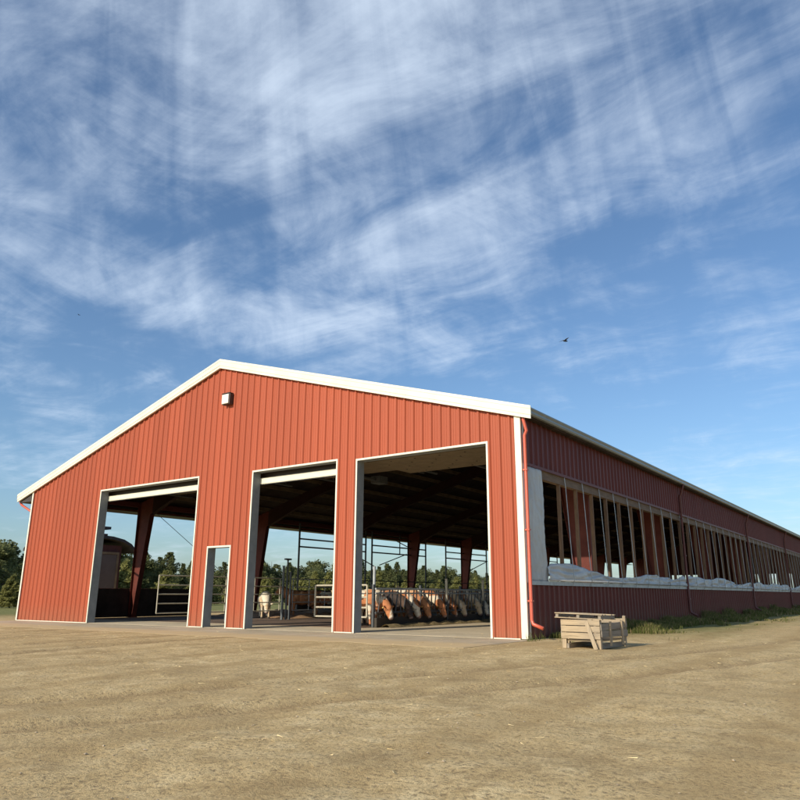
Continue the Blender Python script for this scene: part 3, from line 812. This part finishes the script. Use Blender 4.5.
# ------------------------------------------------------------------ shed beyond the left wall
sh = thing('farm_shed', 'small dark red shed with a vented turret, seen through the left doorway', 'shed', (-31.6, 7.05, 0))
w = MB(); w.box(-1.6, 1.6, -1.45, 1.57, 0, 3.8); w.build('wall', M['shedwall'], sh)
r_ = MB(); prof = [(-2.3, 3.6), (-2.0, 3.95), (-1.5, 4.18), (-.8, 4.28), (0, 4.32), (.8, 4.28), (1.5, 4.15), (2.0, 3.92), (2.35, 3.58)]
r_.prism(prof+[(p, q-.16) for p, q in prof[::-1]], 'x', -1.9, 1.9); r_.build('roof', M['shedroof'], sh)
r_ = MB(); r_.box(-.8, .8, -.7, 1.1, 4.2, 4.5); r_.box(-.6, .6, -.5, .85, 4.5, 4.75); r_.build('turret', M['shedwall'], sh)
r_ = MB(); r_.box(-1., 1., -.9, 1.15, 4.75, 4.9); r_.box(-.5, .5, -.4, .6, 4.9, 5.02); r_.build('turret_roof', M['shedroof'], sh)
dr_ = MB().box(1.601, 1.66, .3, 1.28, .05, 3.28).build('door', M['sheddoor'], sh)
f = MB(); f.box(1.601, 1.69, .18, .299, .0, 3.42); f.box(1.601, 1.69, 1.281, 1.40, 0, 3.42); f.box(1.601, 1.69, .299, 1.281, 3.29, 3.42); f.build('door_frame', M['liner2'], dr_)

# ------------------------------------------------------------------ trees
def crown(mb, rnd, c, r, n, leafs, flat=1):
    for _ in range(n):
        while True:
            d = Vector((rnd.uniform(-1, 1), rnd.uniform(-1, 1), rnd.uniform(-1, 1)))
            if .05 < d.length < 1: break
        d = d*(.55+.45*rnd.random())/max(d.length, .5) if rnd.random() < .6 else d
        p = c+Vector((d.x*r[0], d.y*r[1], d.z*r[2]))
        a_ = Vector((rnd.gauss(0, 1), rnd.gauss(0, 1), rnd.gauss(0, .6))).normalized(); b_ = a_.cross(Vector((rnd.gauss(0, 1), rnd.gauss(0, 1), rnd.gauss(0, 1)))).normalized()
        s_ = leafs*rnd.uniform(.6, 1.5)
        mb.quad(tuple(p-a_*s_), tuple(p-b_*s_*.5), tuple(p+a_*s_), tuple(p+b_*s_*.5))
def make_tree(seed, kind, h):
    rnd = random.Random(seed); lf = MB(); tr = MB()
    t = bpy.data.objects.new({'pine': 'pine_tree', 'broad': 'broadleaf_tree', 'young': 'young_tree'}[kind], None); C.objects.link(t)
    bend = [(0, 0, -.1), (rnd.uniform(-.1, .1), rnd.uniform(-.1, .1), h*.35), (rnd.uniform(-.2, .2), rnd.uniform(-.2, .2), h*.7), (0, 0, h*.96)]
    tr.tube(bend, [h*.022, h*.016, h*.010, h*.003], 7)
    if kind == 'pine' or kind == 'young':
        R0 = h*(.30 if kind == 'pine' else .34); z = h*.08
        while z < h*.97:
            rr = R0*(1-(z/h))**.75*rnd.uniform(.75, 1.15)+.05
            nb = 5 if z < h*.7 else 3; a0 = rnd.uniform(0, 6)
            for k_ in range(nb):
                an = a0+k_*2*PI/nb+rnd.uniform(-.3, .3); L_ = rr*rnd.uniform(.7, 1.15)
                e = Vector((math.cos(an)*L_, math.sin(an)*L_, z+L_*.25*rnd.uniform(-.2, 1.2)))
                tr.tube([(0, 0, z), tuple(e)], [.03, .008], 4, False)
                for q in (.45, .75, 1.0):
                    crown(lf, rnd, Vector((e.x*q, e.y*q, z+(e.z-z)*q)), (L_*.30+.08, L_*.30+.08, h*.035+.05), 24 if kind == 'pine' else 20, .15)
            z += h*.05*rnd.uniform(.8, 1.2)
    else:
        for k_ in range(24):
            an = rnd.uniform(0, 2*PI); zz = h*rnd.uniform(.10, .9); L_ = h*.30*math.sin(PI*min(1, (zz/h)*.85+.12))**.7*rnd.uniform(.35, 1.05)
            e = Vector((math.cos(an)*L_, math.sin(an)*L_, zz))
            tr.tube([(0, 0, zz*.6), tuple(e)], [h*.009, .01], 4, False)
            r0 = h*rnd.uniform(.08, .14)
            for q in range(4):
                crown(lf, rnd, e+Vector((rnd.gauss(0, r0*.5), rnd.gauss(0, r0*.5), rnd.gauss(0, r0*.4))), (r0*.8, r0*.8, r0*.66), 66, .16)
    tr.build('trunk', M['trunk'], t); lf.build('crown', M['leafyoung'] if kind == 'young' else M['leafdark'], t)
    return t
TP = {'pine': [make_tree(1, 'pine', 7.5), make_tree(2, 'pine', 8.2)], 'broad': [make_tree(3, 'broad', 7.4), make_tree(4, 'broad', 6.6), make_tree(8, 'broad', 7.0)], 'young': [make_tree(5, 'young', 4.2), make_tree(6, 'young', 3.8), make_tree(9, 'young', 4.4)]}
first = set()
LAB = {('pine', 'far'): ('dark conifer in the far rows of the wood beyond the barn', 'conifers in the far wood'),
       ('broad', 'far'): ('dark broadleaf tree in the far rows of the wood beyond the barn', 'broadleaf trees in the far wood'),
       ('young', 'near'): ('pale young tree in the front row before the dark wood', 'young trees in front of the wood'),
       ('broad', 'near'): ('mid green bushy tree standing just in front of the dark wood', 'bushy trees in front of the wood')}
def plant(kind, row, x, y, s):
    i = R.randrange(len(TP[kind])); src = TP[kind][i]
    if id(src) in first: o = copy_tree(src)
    else: o = src; first.add(id(src))
    o.location = (x, y, 0); o.rotation_euler = (0, 0, R.uniform(0, 6.28)); o.scale = (s*R.uniform(.9, 1.15), s*R.uniform(.9, 1.15), s*R.uniform(.88, 1.1))
    l, gname = LAB[(kind, row)]; tag(o, l, 'tree', gname)
y = -14
while y < 175:                                     # far rows
    for x0, s0 in ((-74, .93), (-83, 1.02), (-92, 1.12)):
        kd = 'pine' if R.random() < .5 else 'broad'
        plant(kd, 'far', x0+R.uniform(-3, 3)-y*.06, y+R.uniform(-1.5, 1.5), s0*R.uniform(.74, 1.08)*(.95 if kd == 'pine' else 1))
    y += 3.0
y = -12
while y < 140:
    plant('young', 'near', -57+R.uniform(-2.5, 2.5)-y*.03, y, R.uniform(.7, 1.05)); 
    if R.random() < .22: plant('broad', 'near', -63+R.uniform(-1.5, 1.5)-y*.04, y+1.5, R.uniform(.6, .78))
    y += R.uniform(2.2, 3.4)
# hedge right of the shed and behind the left doorway
y = 6
o = None

# ------------------------------------------------------------------ grass along the long wall
gr = MB(); gd = MB(); rnd = random.Random(11)
def blade(mb, x, y, h, w_):
    an = rnd.uniform(0, 6.28); dx, dy = math.cos(an), math.sin(an); lean = rnd.uniform(.1, .55)*h; a2 = rnd.uniform(0, 6.28); lx, ly = math.cos(a2)*lean, math.sin(a2)*lean
    n_ = len(mb.v)
    mb.v += [(x-dx*w_, y-dy*w_, 0), (x+dx*w_, y+dy*w_, 0), (x+dx*w_*.7+lx*.35, y+dy*w_*.7+ly*.35, h*.6), (x-dx*w_*.7+lx*.35, y-dy*w_*.7+ly*.35, h*.6), (x+lx, y+ly, h)]
    mb.f += [(n_, n_+1, n_+2, n_+3), (n_+3, n_+2, n_+4)]
for _ in range(80000):
    y = 1.0+rnd.random()**1.6*50
    x = .12+abs(rnd.gauss(0, 1))*(.8+.05*y)
    dn = noise.noise(Vector((x*.9, y*.45, 0)))*.9+noise.noise(Vector((x*3, y*2, 4)))*.5
    near = math.exp(-x/.9)
    if dn+near*1.2-.10-x*.10 < rnd.random()*.5: continue
    if y < 4 and rnd.random() < .6: continue
    tall = max(0, noise.noise(Vector((x*1.5, y*.8, 9)))+.2)
    h = (.07+.42*tall*near*1.4+.09*rnd.random())*(1 if x < 2 else .5)
    blade(gd if rnd.random() < .24 else gr, x, y, h, .007+.0007*y)
for _ in range(900):                                  # weeds by the corner and around the crate
    x = rnd.uniform(.15, 1.7); y = rnd.uniform(-.6, 2.6)
    if noise.noise(Vector((x*2, y*2, 3))) < .12: continue
    blade(gr, x, y, rnd.uniform(.05, .24), .006)
o = gr.build('grass', M['grass']); tag(o, 'green grass and weeds growing along the foot of the long side wall', 'grass', kind='stuff')
o = gd.build('dry_grass', M['grassdry']); tag(o, 'dry straw coloured stalks mixed in the grass by the side wall', 'grass', kind='stuff')
# loose stones on the yard
sb = MB()
for _ in range(9000):
    x = rnd.uniform(-24, 16); y = -15+rnd.random()**1.5*40
    if noise.noise(Vector((x*.5, y*.5, 2)))+.25 < rnd.random()*.6: continue
    if x < .6 and y > -.5: continue
    if -23.4 < x < -.2 and -3.5 < y < 0 and rnd.random() < .85: continue
    s_ = rnd.uniform(.004, .010)+.012*rnd.random()**5
    n_ = len(sb.v)
    P6 = [(1, 0, 0), (0, 1, 0), (-1, 0, 0), (0, -1, 0), (.1, .1, .45), (0, 0, -.5)]
    an = rnd.uniform(0, 6.28); ca, sa = math.cos(an), math.sin(an); e1, e2 = rnd.uniform(.6, 1.4), rnd.uniform(.5, 1.1)
    for p in P6: sb.v.append((x+(p[0]*ca*e1-p[1]*sa)*s_, y+(p[0]*sa+p[1]*ca*e2)*s_, gz(x, y)+.004+p[2]*s_))
    for q in ((0, 1, 4), (1, 2, 4), (2, 3, 4), (3, 0, 4), (1, 0, 5), (2, 1, 5), (3, 2, 5), (0, 3, 5)): sb.f.append(tuple(n_+i for i in q))
st = MB()
for _ in range(5200):
    x = rnd.uniform(-22, 8); y = rnd.uniform(-13, 2.4)
    if x > -.2 and y > -.3 and x < .3: continue
    if noise.noise(Vector((x*.35, y*.5, 12)))+.15 < rnd.random()*.55 : continue
    an = rnd.uniform(0, 6.28); L_ = rnd.uniform(.012, .05); w_ = rnd.uniform(.0015, .003); ca, sa = math.cos(an), math.sin(an); z = max(gz(x, y), .007 if y > -3.3 and x < .1 else -1)+.004
    if y > 0: z = .018
    st.quad((x-ca*L_+sa*w_, y-sa*L_-ca*w_, z), (x+ca*L_+sa*w_, y+sa*L_-ca*w_, z+rnd.uniform(0, .012)), (x+ca*L_-sa*w_, y+sa*L_+ca*w_, z+rnd.uniform(0, .012)), (x-ca*L_-sa*w_, y-sa*L_+ca*w_, z))
o = st.build('straw_litter', mat('straw_bits', (.62, .48, .25), .8, var=.3, scale=1)); tag(o, 'bits of straw scattered over the yard and before the doorways', 'straw', kind='stuff')
o = sb.build('loose_stones', mat('stones', (.38, .30, .20), .9, var=.5, scale=2)); tag(o, 'loose small stones strewn over the gravel yard', 'gravel', kind='stuff')

# ------------------------------------------------------------------ wooden crate and broken pallet
cr = thing('wooden_crate', 'weathered wooden crate box standing on the gravel beside the shaded side wall', 'crate', (2.20, -1.38, 0), math.radians(-3))
W2, D2, H2 = .37, .62, .56
for sx in (-1, 1):
    for sy in (-1, 1):
        MB().box(sx*W2-.045, sx*W2+.045, sy*D2-.04, sy*D2+.04, 0, H2).build('corner_post', M['wz'], cr, bevel=.004)
for sx in (-1, 1): MB().box(sx*(W2-.05)-.04, sx*(W2-.05)+.04, -D2-.02, D2+.02, .0, .09).build('runner', M['wy'], cr, bevel=.004)
for sy in (-1, 1):
    for k_, (z0, z1) in enumerate(((.19, .305), (.32, .435), (.45, .555))):
        MB().box(-W2-.05, W2+.05, sy*(D2+.055)-.012, sy*(D2+.055)+.012, z0, z1).build('board', M['wx'], cr, bevel=.003)
for sx in (-1, 1):
    for k_, (z0, z1) in enumerate(((.22, .34), (.37, .49))):
        rot = Matrix.Rotation(R.uniform(-.03, .03), 4, 'X')
        MB().box(sx*(W2+.06)-.012, sx*(W2+.06)+.012, -D2-.03, D2+.05, z0, z1, rot).build('board', M['wy'], cr, bevel=.003)
    for yy in (-.25, .35): MB().box(sx*(W2+.088)-.014, sx*(W2+.088)+.014, yy-.035, yy+.035, .05, .52).build('cleat', M['wz'], cr, bevel=.003)
MB().box(-W2+.02, W2-.02, -D2+.02, D2-.02, .14, .17).build('bottom', M['wx'], cr)
MB().box(-.03, .03, -.02, .02, 0, .20, Matrix.Translation((W2+.05, D2-.06, .42)) @ Matrix.Rotation(.25, 4, 'X') @ Matrix.Rotation(.12, 4, 'Y')).build('broken_batten', M['wz'], cr)
MB().box(-.04, .04, -.012, .012, 0, .56, Matrix.Translation((W2-.02, -D2-.13, 0)) @ Matrix.Rotation(-.12, 4, 'X') @ Matrix.Rotation(-.38, 4, 'Y')).build('leaning_board', M['wz'], cr)
pl = thing('broken_pallet', 'grey broken pallet lying aslant on top of the wooden crate', 'pallet', (2.13, -1.62, .565), math.radians(4))
for x_ in (-.48, -.04, .40): MB().box(x_-.03, x_+.03, -.42, .55, .02, .085).build('stringer', M['wy'], pl, bevel=.003)
for k_, y_ in enumerate((-.40, -.22, .02, .24, .48)): MB().box(-.52, .46 if k_ != 2 else .1, y_-.05, y_+.05, .086, .104).build('deck_board', M['wx'], pl, bevel=.003)
for y_ in (-.40, .48): MB().box(-.52, .46, y_-.05, y_+.05, .0, .019).build('base_board', M['wx'], pl, bevel=.003)
pl.rotation_euler = (math.radians(-1), math.radians(2), math.radians(4))

# ------------------------------------------------------------------ birds
def bird(loc, s, label, rz):
    t = MB(); t.tube([(-.16, 0, 0), (-.08, 0, 0), (0, 0, .005), (.08, 0, .01), (.13, 0, .015), (.17, 0, .01)], [.008, .035, .045, .035, .025, .004], 10)
    o = t.build('bird', M['bird'], smooth=True)
    for s_ in (-1, 1):
        wv = MB(); P = [(.05, 0, .03), (.07, s_*.12, .09), (.02, s_*.26, .10), (-.06, s_*.38, .06), (-.05, s_*.22, .07), (-.07, s_*.10, .05), (-.05, 0, .02)]
        n_ = len(P); wv.v = [p for p in P]+[(p[0], p[1], p[2]-.008) for p in P]
        wv.f = [tuple(range(n_)), tuple(range(2*n_-1, n_-1, -1))]+[(i, (i+1) % n_, n_+(i+1) % n_, n_+i) for i in range(n_)]
        wv.build('wing', M['bird'], o)
    o.location = loc; o.scale = (s,)*3; o.rotation_euler = (0, 0, rz); tag(o, label, 'bird'); return o

# ------------------------------------------------------------------ camera
yaw, pitch, roll, F_, PX, PY = 0.6079178768619469, 0.26005088911834523, 0.0005663880854830613, 712.0931457428986, 414.3277772063911, 406.168610878946
cpos = Vector((7.96542188, -16.21690605, 1.02221149))
cy_, sy_, cp_, sp_ = math.cos(yaw), math.sin(yaw), math.cos(pitch), math.sin(pitch)
Fv = Vector((-sy_*cp_, cy_*cp_, sp_)); Rv = Vector((cy_, sy_, 0)); Uv = Rv.cross(Fv)
R2 = Rv*math.cos(roll)+Uv*math.sin(roll); U2 = -Rv*math.sin(roll)+Uv*math.cos(roll)
cam = bpy.data.cameras.new('camera'); co = bpy.data.objects.new('camera', cam); C.objects.link(co)
m = Matrix((R2, U2, -Fv)).transposed().to_4x4(); m.translation = cpos; co.matrix_world = m
cam.sensor_width = 36; cam.lens = 36*F_/800; cam.shift_x = -(PX-400)/800; cam.shift_y = (PY-400)/800; cam.clip_end = 3000; cam.clip_start = .1
scene.camera = co
def aim(u, w, dist):
    d = Fv+R2*(u-PX)/F_-U2*(w-PY)/F_; return cpos+d.normalized()*dist
bird(aim(565, 341, 32), .9, 'small dark bird in flight above the long roof, the nearer and larger one', 1.1)
bird(aim(79, 315, 120), .8, 'tiny dark bird far off in the sky at the left', .3)

# ------------------------------------------------------------------ sun and sky
EL = math.radians(27.2); AZ = math.radians(189.2)
sun = bpy.data.lights.new('sun', 'SUN'); sun.energy = 4.0; sun.angle = math.radians(.55); sun.color = (1, .90, .74)
so = bpy.data.objects.new('sun', sun); C.objects.link(so)
sd = Vector((math.sin(AZ)*math.cos(EL), math.cos(AZ)*math.cos(EL), math.sin(EL)))
so.rotation_euler = sd.to_track_quat('Z', 'Y').to_euler(); so.location = (-10, -40, 30)
world = bpy.data.worlds.new('World'); scene.world = world; world.use_nodes = True
nt = world.node_tree; bg = nt.nodes['Background']; bg.inputs['Strength'].default_value = .12
sky = nt.nodes.new('ShaderNodeTexSky'); sky.sky_type = 'NISHITA'; sky.sun_disc = False; sky.sun_elevation = EL; sky.sun_rotation = AZ
sky.air_density = 1.0; sky.dust_density = 1.3; sky.ozone_density = 2.2
tc = nt.nodes.new('ShaderNodeTexCoord'); sep = nt.nodes.new('ShaderNodeSeparateXYZ'); nt.links.new(tc.outputs['Generated'], sep.inputs[0])
def mth(op, a, b=0, c=None, clamp=False):
    n = nt.nodes.new('ShaderNodeMath'); n.operation = op; n.use_clamp = clamp
    for s, v in zip(n.inputs, (a, b, c)):
        if v is None: continue
        if isinstance(v, (int, float)): s.default_value = v
        else: nt.links.new(v, s)
    return n.outputs[0]
X, Y, Z = sep.outputs
az = mth('MULTIPLY', mth('ARCTAN2', X, Y), 57.2958); el = mth('MULTIPLY', mth('ARCSINE', Z), 57.2958)
den = mth('ADD', mth('MAXIMUM', Z, 0), .10)
cmb = nt.nodes.new('ShaderNodeCombineXYZ'); nt.links.new(mth('DIVIDE', X, den), cmb.inputs[0]); nt.links.new(mth('DIVIDE', Y, den), cmb.inputs[1])
def fbm(scale, rot, st, detail, rough, dist, seed):
    mp = nt.nodes.new('ShaderNodeMapping'); mp.inputs['Rotation'].default_value = (0, 0, math.radians(rot)); mp.inputs['Scale'].default_value = st; mp.inputs['Location'].default_value = (seed, seed*.7, 0)
    nt.links.new(cmb.outputs[0], mp.inputs[0])
    n = nt.nodes.new('ShaderNodeTexNoise'); n.inputs['Scale'].default_value = scale; n.inputs['Detail'].default_value = detail; n.inputs['Roughness'].default_value = rough; n.inputs['Distortion'].default_value = dist
    nt.links.new(mp.outputs[0], n.inputs['Vector']); return n.outputs['Fac']
n1 = fbm(1.1, 25, (1, 1, 1), 9, .62, .25, 3)
n2 = fbm(1.7, -62, (.35, 2.1, 1), 12, .62, .9, 8)       # long wisps
n3 = fbm(2.2, 38, (.35, 2.6, 1), 11, .72, .3, 5)       # cross streaks
n4 = fbm(3.2, 0, (1, 1, 1), 10, .62, .9, 21)
nn = mth('ADD', mth('MULTIPLY', n1, .44), mth('ADD', mth('MULTIPLY', n2, .24), mth('ADD', mth('MULTIPLY', n3, .06), mth('MULTIPLY', n4, .26))))
def gauss(a0, e0, sa, se, amp, slope=0):
    da = mth('SUBTRACT', az, a0); de = mth('SUBTRACT', mth('SUBTRACT', el, e0), mth('MULTIPLY', da, slope))
    q = mth('ADD', mth('POWER', mth('ABSOLUTE', mth('DIVIDE', da, sa)), 2), mth('POWER', mth('ABSOLUTE', mth('DIVIDE', de, se)), 2))
    return mth('MULTIPLY', mth('EXPONENT', mth('MULTIPLY', q, -1)), amp)
fields = [(-40, 46, 60, 14.5, .72, 0), (-16, 31, 16, 5.5, .26, 0), (-34, 29, 12, 3.5, .16, -.1), (-52, 21.5, 15, 3.2, .30, -.08), (-36, 19, 13, 2.6, .26, -.08),
          (-8, 20, 5, 5, .20, 0), (-63, 12, 7, 4, .26, 0), (-52, 27, 8, 2.6, -.16, -.1), (-32, 23.5, 8, 1.6, -.12, -.15), (-18, 26.5, 5, 1.5, -.12, 0), (-22, 16, 14, 4.0, -.16, 0), (-46, 15, 9, 2.2, -.16, 0), (-2, 8, 6, 2, .12, 0)]
tot = None
for f_ in fields:
    gnode = gauss(*f_); tot = gnode if tot is None else mth('ADD', tot, gnode)
cv2 = nt.nodes.new('ShaderNodeCombineXYZ')
nt.links.new(mth('ADD', mth('MULTIPLY', az, .30), mth('MULTIPLY', el, .05)), cv2.inputs[0]); nt.links.new(mth('MULTIPLY', el, .055), cv2.inputs[1])
nz = nt.nodes.new('ShaderNodeTexNoise'); nz.inputs['Scale'].default_value = 1.0; nz.inputs['Detail'].default_value = 6; nz.inputs['Roughness'].default_value = .5; nz.inputs['Distortion'].default_value = .7
nt.links.new(cv2.outputs[0], nz.inputs['Vector'])
tot = mth('ADD', tot, mth('MULTIPLY', mth('SUBTRACT', nz.outputs['Fac'], .5), .55))
cov = mth('ADD', mth('MULTIPLY', mth('SUBTRACT', nn, .5), 4.3), mth('ADD', tot, .04))
mr = nt.nodes.new('ShaderNodeMapRange'); mr.interpolation_type = 'SMOOTHSTEP'; mr.inputs[1].default_value = -.05; mr.inputs[2].default_value = 1.1; mr.inputs[3].default_value = 0; mr.inputs[4].default_value = .74
nt.links.new(cov, mr.inputs[0])
mx = nt.nodes.new('ShaderNodeMix'); mx.data_type = 'RGBA'
tint = nt.nodes.new('ShaderNodeMix'); tint.data_type = 'RGBA'; tint.blend_type = 'MULTIPLY'; tint.inputs[0].default_value = 1; tint.inputs[7].default_value = (.87, 1.02, 1.13, 1)
nt.links.new(sky.outputs[0], tint.inputs[6])
nt.links.new(mr.outputs[0], mx.inputs[0]); nt.links.new(tint.outputs[2], mx.inputs[6]); mx.inputs[7].default_value = (6.3, 7.3, 8.6, 1)
nt.links.new(mx.outputs[2], bg.inputs['Color'])
scene.view_settings.view_transform = 'Standard'; scene.view_settings.look = 'None'; scene.view_settings.exposure = .13; scene.view_settings.gamma = 1
scene.render.engine = 'CYCLES'; scene.cycles.max_bounces = 6
